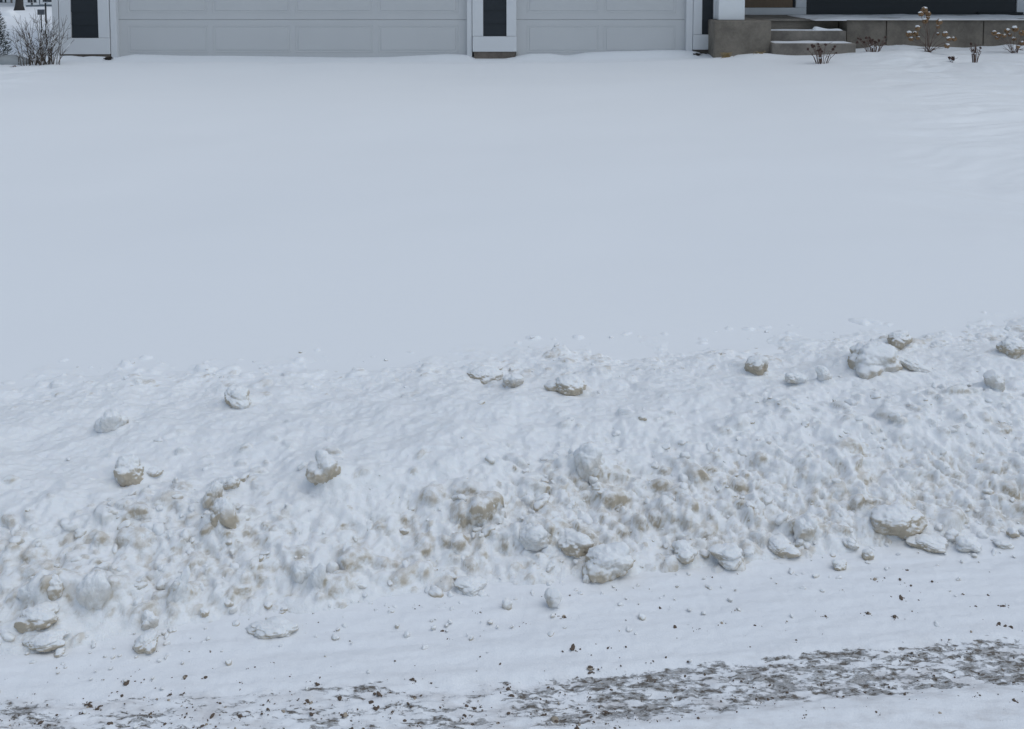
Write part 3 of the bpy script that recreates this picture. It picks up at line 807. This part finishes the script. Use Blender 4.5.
# dead leaf litter under the left pier corner
def litter(px, py, Y, n, w, label, mat='leaf'):
    p = at(px, py, Y); mb = MB(); z = yz(p.x, Y)
    for i in range(n):
        c = Vector((p.x+random.gauss(0, w*.5), Y+random.gauss(0, w*.25), z+random.uniform(0, .04)))
        mb.blob(c, random.uniform(.012, .028), 1, .4, (1.2, .8, .35))
    return tag(mb.build('leaf_litter', M[mat]), label, 'leaves')
litter(109, 60, 13.75, 26, .06, 'dark clump of dead leaves at the foot of the left garage corner')
litter(697, 53, 13.8, 8, .06, 'few dark leaves in the snow below the right garage corner')
def hydrangea(px, Y, heads, label):
    x = HX(px, Y); z = yz(x, Y)-.02
    root = empty('hydrangea', (x, Y, z), label, 'hydrangea', 'dried hydrangeas before the porch wall')
    st = MB()
    for hx, hy, d in heads:
        yy = Y+random.uniform(-.12, .12); p = at(hx, hy, yy)
        r = d/2/F*yy
        mid = Vector((x+(p.x-x)*.35+random.gauss(0, .01), Y+(yy-Y)*.4, z+(p.z-z)*.55))
        st.tube([(x+random.gauss(0, .03), Y+random.gauss(0, .02), z), mid, (p.x, yy, p.z-r*.5)], [.0038, .003, .002], 5)
        hd = MB()
        for k in range(26):      # many small florets
            u = rng.normal(size=3); u /= np.linalg.norm(u)
            hd.blob((p.x+u[0]*r*.72, yy+u[1]*r*.72, p.z+u[2]*r*.62), r*.36, 1, .35)
        h_ = hd.build('flower_head', M['flower'], root)
        cap = MB().blob((p.x+random.gauss(0, r*.15), yy, p.z+r*.55), r*random.uniform(.55, .85), 2, .35, (1, 1, .55)).build('snow_cap', M['snowcap'], root, smooth=True)
        cap.parent = h_; cap.matrix_parent_inverse = Matrix.Identity(4)
    for k in range(9):
        a = random.uniform(0, 6.28); st.tube([(x, Y, z), (x+math.cos(a)*.07, Y+math.sin(a)*.05, z+.06), (x+math.cos(a)*random.uniform(.1, .2), Y+math.sin(a)*.1, z+random.uniform(.04, .13))], [.004, .003, .002], 4)
    st.build('stems', M['twigdark'], root)
hydrangea(929, 13.35, [(924, 10, 7), (921, 14, 5.5), (928, 14, 6), (925, 21, 6), (939, 22, 6.5), (938, 27, 4), (918, 28, 6), (909, 34, 6.5), (915, 34, 6.5), (911, 39, 5), (918, 38, 4), (938, 34, 3.5),
    (945, 34, 6), (949, 39, 5), (954, 39, 5.5), (947, 46, 5.5), (928, 18, 4)], 'tall dried hydrangea with snow-capped brown heads before the porch wall')
hydrangea(1013, 13.35, [(994, 33, 5.5), (999, 35, 5), (997, 38, 4), (1004, 36, 4.5), (1007, 31, 5.5), (1010, 35, 4), (1015, 29, 6.5), (1014, 39, 4.5), (1022, 33, 6), (1022, 43, 5), (1018, 47, 4), (1029, 36, 6), (1027, 28, 5.5), (1034, 32, 6), (1036, 40, 5)],
    'lower dried hydrangea with snow-capped heads cut off by the right edge')
def perennial(px, Y, h, w, stems, heads, label, mat='twigdark'):
    x = HX(px, Y); z = yz(x, Y)-.02
    root = empty('dead_perennial', (x, Y, z), label, 'dead plant', 'dead perennials before the porch')
    mb = MB(); sd = MB(); sn = MB(); nh = 0
    for i in range(stems):
        a = random.uniform(0, 6.283); k = random.random()**.5; tx = math.cos(a)*w*k; ty = math.sin(a)*w*k*.7; hh = h*random.uniform(.55, 1)
        p0 = (x+tx*.35, Y+ty*.35, z); p1 = (x+tx*.6, Y+ty*.6, z+hh*.55); p2 = (x+tx, Y+ty, z+hh)
        mb.tube([p0, p1, p2], [.0045, .004, .003], 4)
        for b_ in range(2):
            q = Vector(p1).lerp(Vector(p2), random.random()); mb.tube([q, q+Vector((random.gauss(0, .03), random.gauss(0, .02), random.uniform(.01, .05)))], [.003, .002], 3)
        if random.random() < heads: MB().blob(p2, random.uniform(.012, .022), 1, .4).build('seed_head', M['seed'], root)
        if random.random() < .3: sn.blob((p1[0], p1[1], p1[2]), .011, 1, .3); 
    mb.build('stems', M[mat], root)
    sd.bm.free()
    if len(sn.bm.verts): tag(sn.build('snow_on_stems', M['snowcap'], root, smooth=True), kind='stuff')
    else: sn.bm.free()
perennial(822, 12.75, .27, .20, 20, .8, 'dead plant with dark seed heads in front of the porch steps')
perennial(874, 13.3, .22, .26, 26, .5, 'wide low dead plant with reddish stems against the porch wall')
perennial(975, 12.5, .25, .085, 13, .3, 'small upright dead plant below the porch wall joint')
perennial(952, 12.7, .09, .03, 5, 1.0, 'tiny dark stub of a plant poking from the snow')
def tuft(px, Y, n, h, label, mat='straw'):
    x = HX(px, Y); z = yz(x, Y)-.01; mb = MB()
    for i in range(n):
        a = random.uniform(0, 6.28); d = random.uniform(.2, 1)*h
        mb.tube([(x+random.gauss(0, .04), Y+random.gauss(0, .02), z), (x+random.gauss(0, .04)+math.cos(a)*d*.3, Y+math.sin(a)*d*.2, z+d*.7), (x+math.cos(a)*d*.8, Y+math.sin(a)*d*.4, z+d*.75)], [.004, .003, .001], 3)
    tag(mb.build('grass_tuft', M[mat]), label, 'grass')
tuft(727, 13.45, 45, .10, 'straw-coloured grass tuft at the foot of the concrete pedestal')
tuft(760, 13.45, 10, .06, 'sparse dry grass blades beside the bottom step')
tuft(14, 13.0, 9, .05, 'thin dry blades beside the grey stone', 'twigdark')

# ------------------------------------------------------------------ far yard at the left
def far_house(x0, x1, y0, y1, wallm, wins, label, zb=.2):
    r = empty('far_house', ((x0+x1)/2, y0, zb), label, 'house', 'houses across the back yards')
    def pt(name, mat, *bs):
        mb = MB()
        for b in bs: mb.box(*b, bev=.01)
        return mb.build(name, M[mat], r)
    pt('wall', wallm, (x0, x1, y0, y1, zb-.3, 5.6))
    pt('corner_board', 'white', (x0-.05, x0+.12, y0-.03, y0+.2, zb-.2, 5.6)); pt('corner_board', 'white', (x1-.12, x1+.05, y0-.03, y0+.2, zb-.2, 5.6))
    for wx, wz, ww, wh in wins:
        f = pt('window', 'white', (wx-ww/2-.09, wx+ww/2+.09, y0-.05, y0-.003, wz-.09, wz), (wx-ww/2-.09, wx+ww/2+.09, y0-.05, y0-.003, wz+wh, wz+wh+.09),
               (wx-ww/2-.09, wx-ww/2, y0-.049, y0-.003, wz+.001, wz+wh-.001), (wx+ww/2, wx+ww/2+.09, y0-.049, y0-.003, wz+.001, wz+wh-.001))
        p_ = pt('pane', 'farwin', (wx-ww/2+.003, wx+ww/2-.003, y0-.022, y0-.005, wz+.003, wz+wh-.003)); p_.parent = f; p_.matrix_parent_inverse = f.matrix_parent_inverse @ Matrix.Identity(4)
        p_.matrix_parent_inverse = Matrix.Identity(4)
    slab_roof('roof', x0-.5, x1+.5, y0-.5, y1+.5, 5.5, 8, parent=r)
fx = lambda px, Y: (px-PX0)/F*Y
far_house(fx(23, 38), fx(96, 38), 38, 47, 'farwall', [(fx(29.8, 38), at(0, 2.6, 38).z, .10*1.2, 1.2), (fx(35.6, 38), at(0, 2.6, 38).z, .12, 1.2), (fx(50, 38), at(0, 2.0, 38).z, .5, 1.2), (fx(29, 38), 3.4, .9, 1.3), (fx(36, 38), 3.4, .9, 1.3)],
          'distant blue-grey house seen just left of the garage corner')
far_house(fx(-160, 42), fx(16, 42), 42, 50, 'farwall2', [(fx(1, 42), at(0, 2.6, 42).z, .5, 1.2), (fx(7.2, 42), at(0, 2.6, 42).z, .14, 1.2), (fx(-40, 42), 1.2, 1, 1.3), (fx(-80, 42), 1.2, 1, 1.3)],
          'distant tan house at the top left edge of the photo')
def tree(name, x, Y, h, r, label, seed):
    random.seed(seed); z = yz(x, Y)
    root = empty(name, (x, Y, z), label, 'tree')
    mb = MB(); mb.tube([(x, Y, z-.1), (x, Y, z+.15), (x+.03, Y, z+.6), (x-.02, Y, z+h*.5), (x+.05, Y, z+h*.8)], [r*2.1, r*1.35, r, r*.7, r*.3], 9); mb.build('trunk', M['bark'], root, smooth=True)
    br = MB()
    for i in range(34):
        f = random.uniform(.3, .85); a = random.uniform(0, 6.28); L_ = h*.38*(1.1-f)*random.uniform(.7, 1.2)
        p0 = Vector((x, Y, z+h*f*.95)); d = Vector((math.cos(a), math.sin(a), random.uniform(.4, 1.1))).normalized()
        p1 = p0+d*L_*.5; p2 = p0+d*L_+Vector((0, 0, .1*L_)); br.tube([p0, p1, p2], [r*.35, r*.22, r*.06], 5)
        for j in range(6):
            q = p1.lerp(p2, random.random()); e = Vector((random.gauss(0, 1), random.gauss(0, 1), random.uniform(.2, 1))).normalized()*L_*.35
            br.tube([q, q+e*.6, q+e], [r*.1, r*.07, r*.02], 3)
    br.build('branches', M['bark'], root)
tree('bare_tree', fx(19.5, 34), 34, 7.5, .10, 'dark tree trunk standing between the two distant houses', 4)
tree('bare_tree', fx(-70, 27), 27, 6.5, .09, 'bare tree left of the frame in the back yard', 9)
tuft(8, 25.5, 1, .01, 'x') if False else None
mb = MB(); p = at(8.5, 9.5, 29); mb.blob((p.x, 29, .28), .34, 3, .2, (.9, .5, .7))
tag(mb.build('snowy_mound', M['snowcap'], smooth=True), 'low snow-covered hump left of the dark tree trunk', 'mound')
# small box on a post and a thin dark pole with a white crossbar
Yb = 20.0; p = at(41, 12.2, Yb)
sg = empty('post_box', (p.x, Yb, yz(p.x, Yb)), 'small grey square box on a thin post in the left yard', 'box')
MB().box(p.x-.056, p.x+.056, Yb-.04, Yb+.04, p.z-.05, p.z+.05, .006).build('box', M['greybox'], sg)
MB().box(p.x-.07, p.x+.07, Yb-.05, Yb+.05, p.z+.051, p.z+.062, .003).build('lid', M['snowcap'], sg)
MB().tube([(p.x, Yb, yz(p.x, Yb)-.1), (p.x, Yb, p.z-.051)], [.012, .012], 8).build('post', M['metal'], sg)
Yp = 15.6; p = at(46.2, 26, Yp); p2 = at(46.2, 2.4, Yp); zb = yz(p.x, Yp)
pl = empty('garden_pole', (p.x, Yp, zb), 'thin dark pole with a white crossbar rising behind the bare shrub', 'pole')
MB().tube([(p.x, Yp, zb-.1), (p.x, Yp, 2.1)], [.013, .012], 10).build('pole', M['metal'], pl)
MB().box(p.x-.035, p.x+.035, Yp-.02, Yp+.02, p2.z-.008, p2.z+.008, .003).build('crossbar', M['white'], pl)

# ------------------------------------------------------------------ light
EL, AZ = 66.0, 112.0     # sun behind cloud, high and off to the right (AZ clockwise from +Y)
w = bpy.data.worlds.new('World'); sc.world = w; w.use_nodes = True
nt = w.node_tree; bg = nt.nodes['Background']
sky = nt.nodes.new('ShaderNodeTexSky'); sky.sky_type = 'NISHITA'; sky.sun_disc = False
sky.sun_elevation = R(EL); sky.sun_rotation = R(AZ); sky.air_density = 1.0; sky.dust_density = 1.5; sky.ozone_density = 1.0
hs = nt.nodes.new('ShaderNodeHueSaturation'); hs.inputs['Saturation'].default_value = .72
nt.links.new(sky.outputs[0], hs.inputs['Color'])
tint = mixc(nt, 1.0, (1, 1, 1), (.945, 1.0, 1.015)); tint.node.blend_type = 'MULTIPLY'; nt.links.new(hs.outputs[0], tint.node.inputs[6]); nt.links.new(tint, bg.inputs['Color'])
bg.inputs['Strength'].default_value = .12
sd = bpy.data.lights.new('sun', 'SUN'); sd.energy = 1.0; sd.angle = R(80); sd.color = (.97, 1, .98)
so = bpy.data.objects.new('sun', sd); col.objects.link(so); so.location = (0, 0, 30)
e, a = R(EL), R(AZ)
dirv = Vector((math.sin(a)*math.cos(e), math.cos(a)*math.cos(e), math.sin(e)))
so.rotation_euler = dirv.to_track_quat('Z', 'Y').to_euler()

# ------------------------------------------------------------------ camera
cd = bpy.data.cameras.new('camera'); cam = bpy.data.objects.new('camera', cd); col.objects.link(cam)
cam.location = (0, 0, CH); cam.rotation_euler = (math.pi/2 - TH, 0, 0)
cd.sensor_width = 36; cd.lens = 36; cd.shift_y = -(364.5-PY0)/1024.0
cd.clip_start = .05; cd.clip_end = 2000
sc.camera = cam
vs = sc.view_settings; vs.view_transform = 'Standard'; vs.look = 'None'; vs.gamma = 1; vs.use_curve_mapping = False
vs.exposure = -.15
sc.cycles.diffuse_bounces = 5
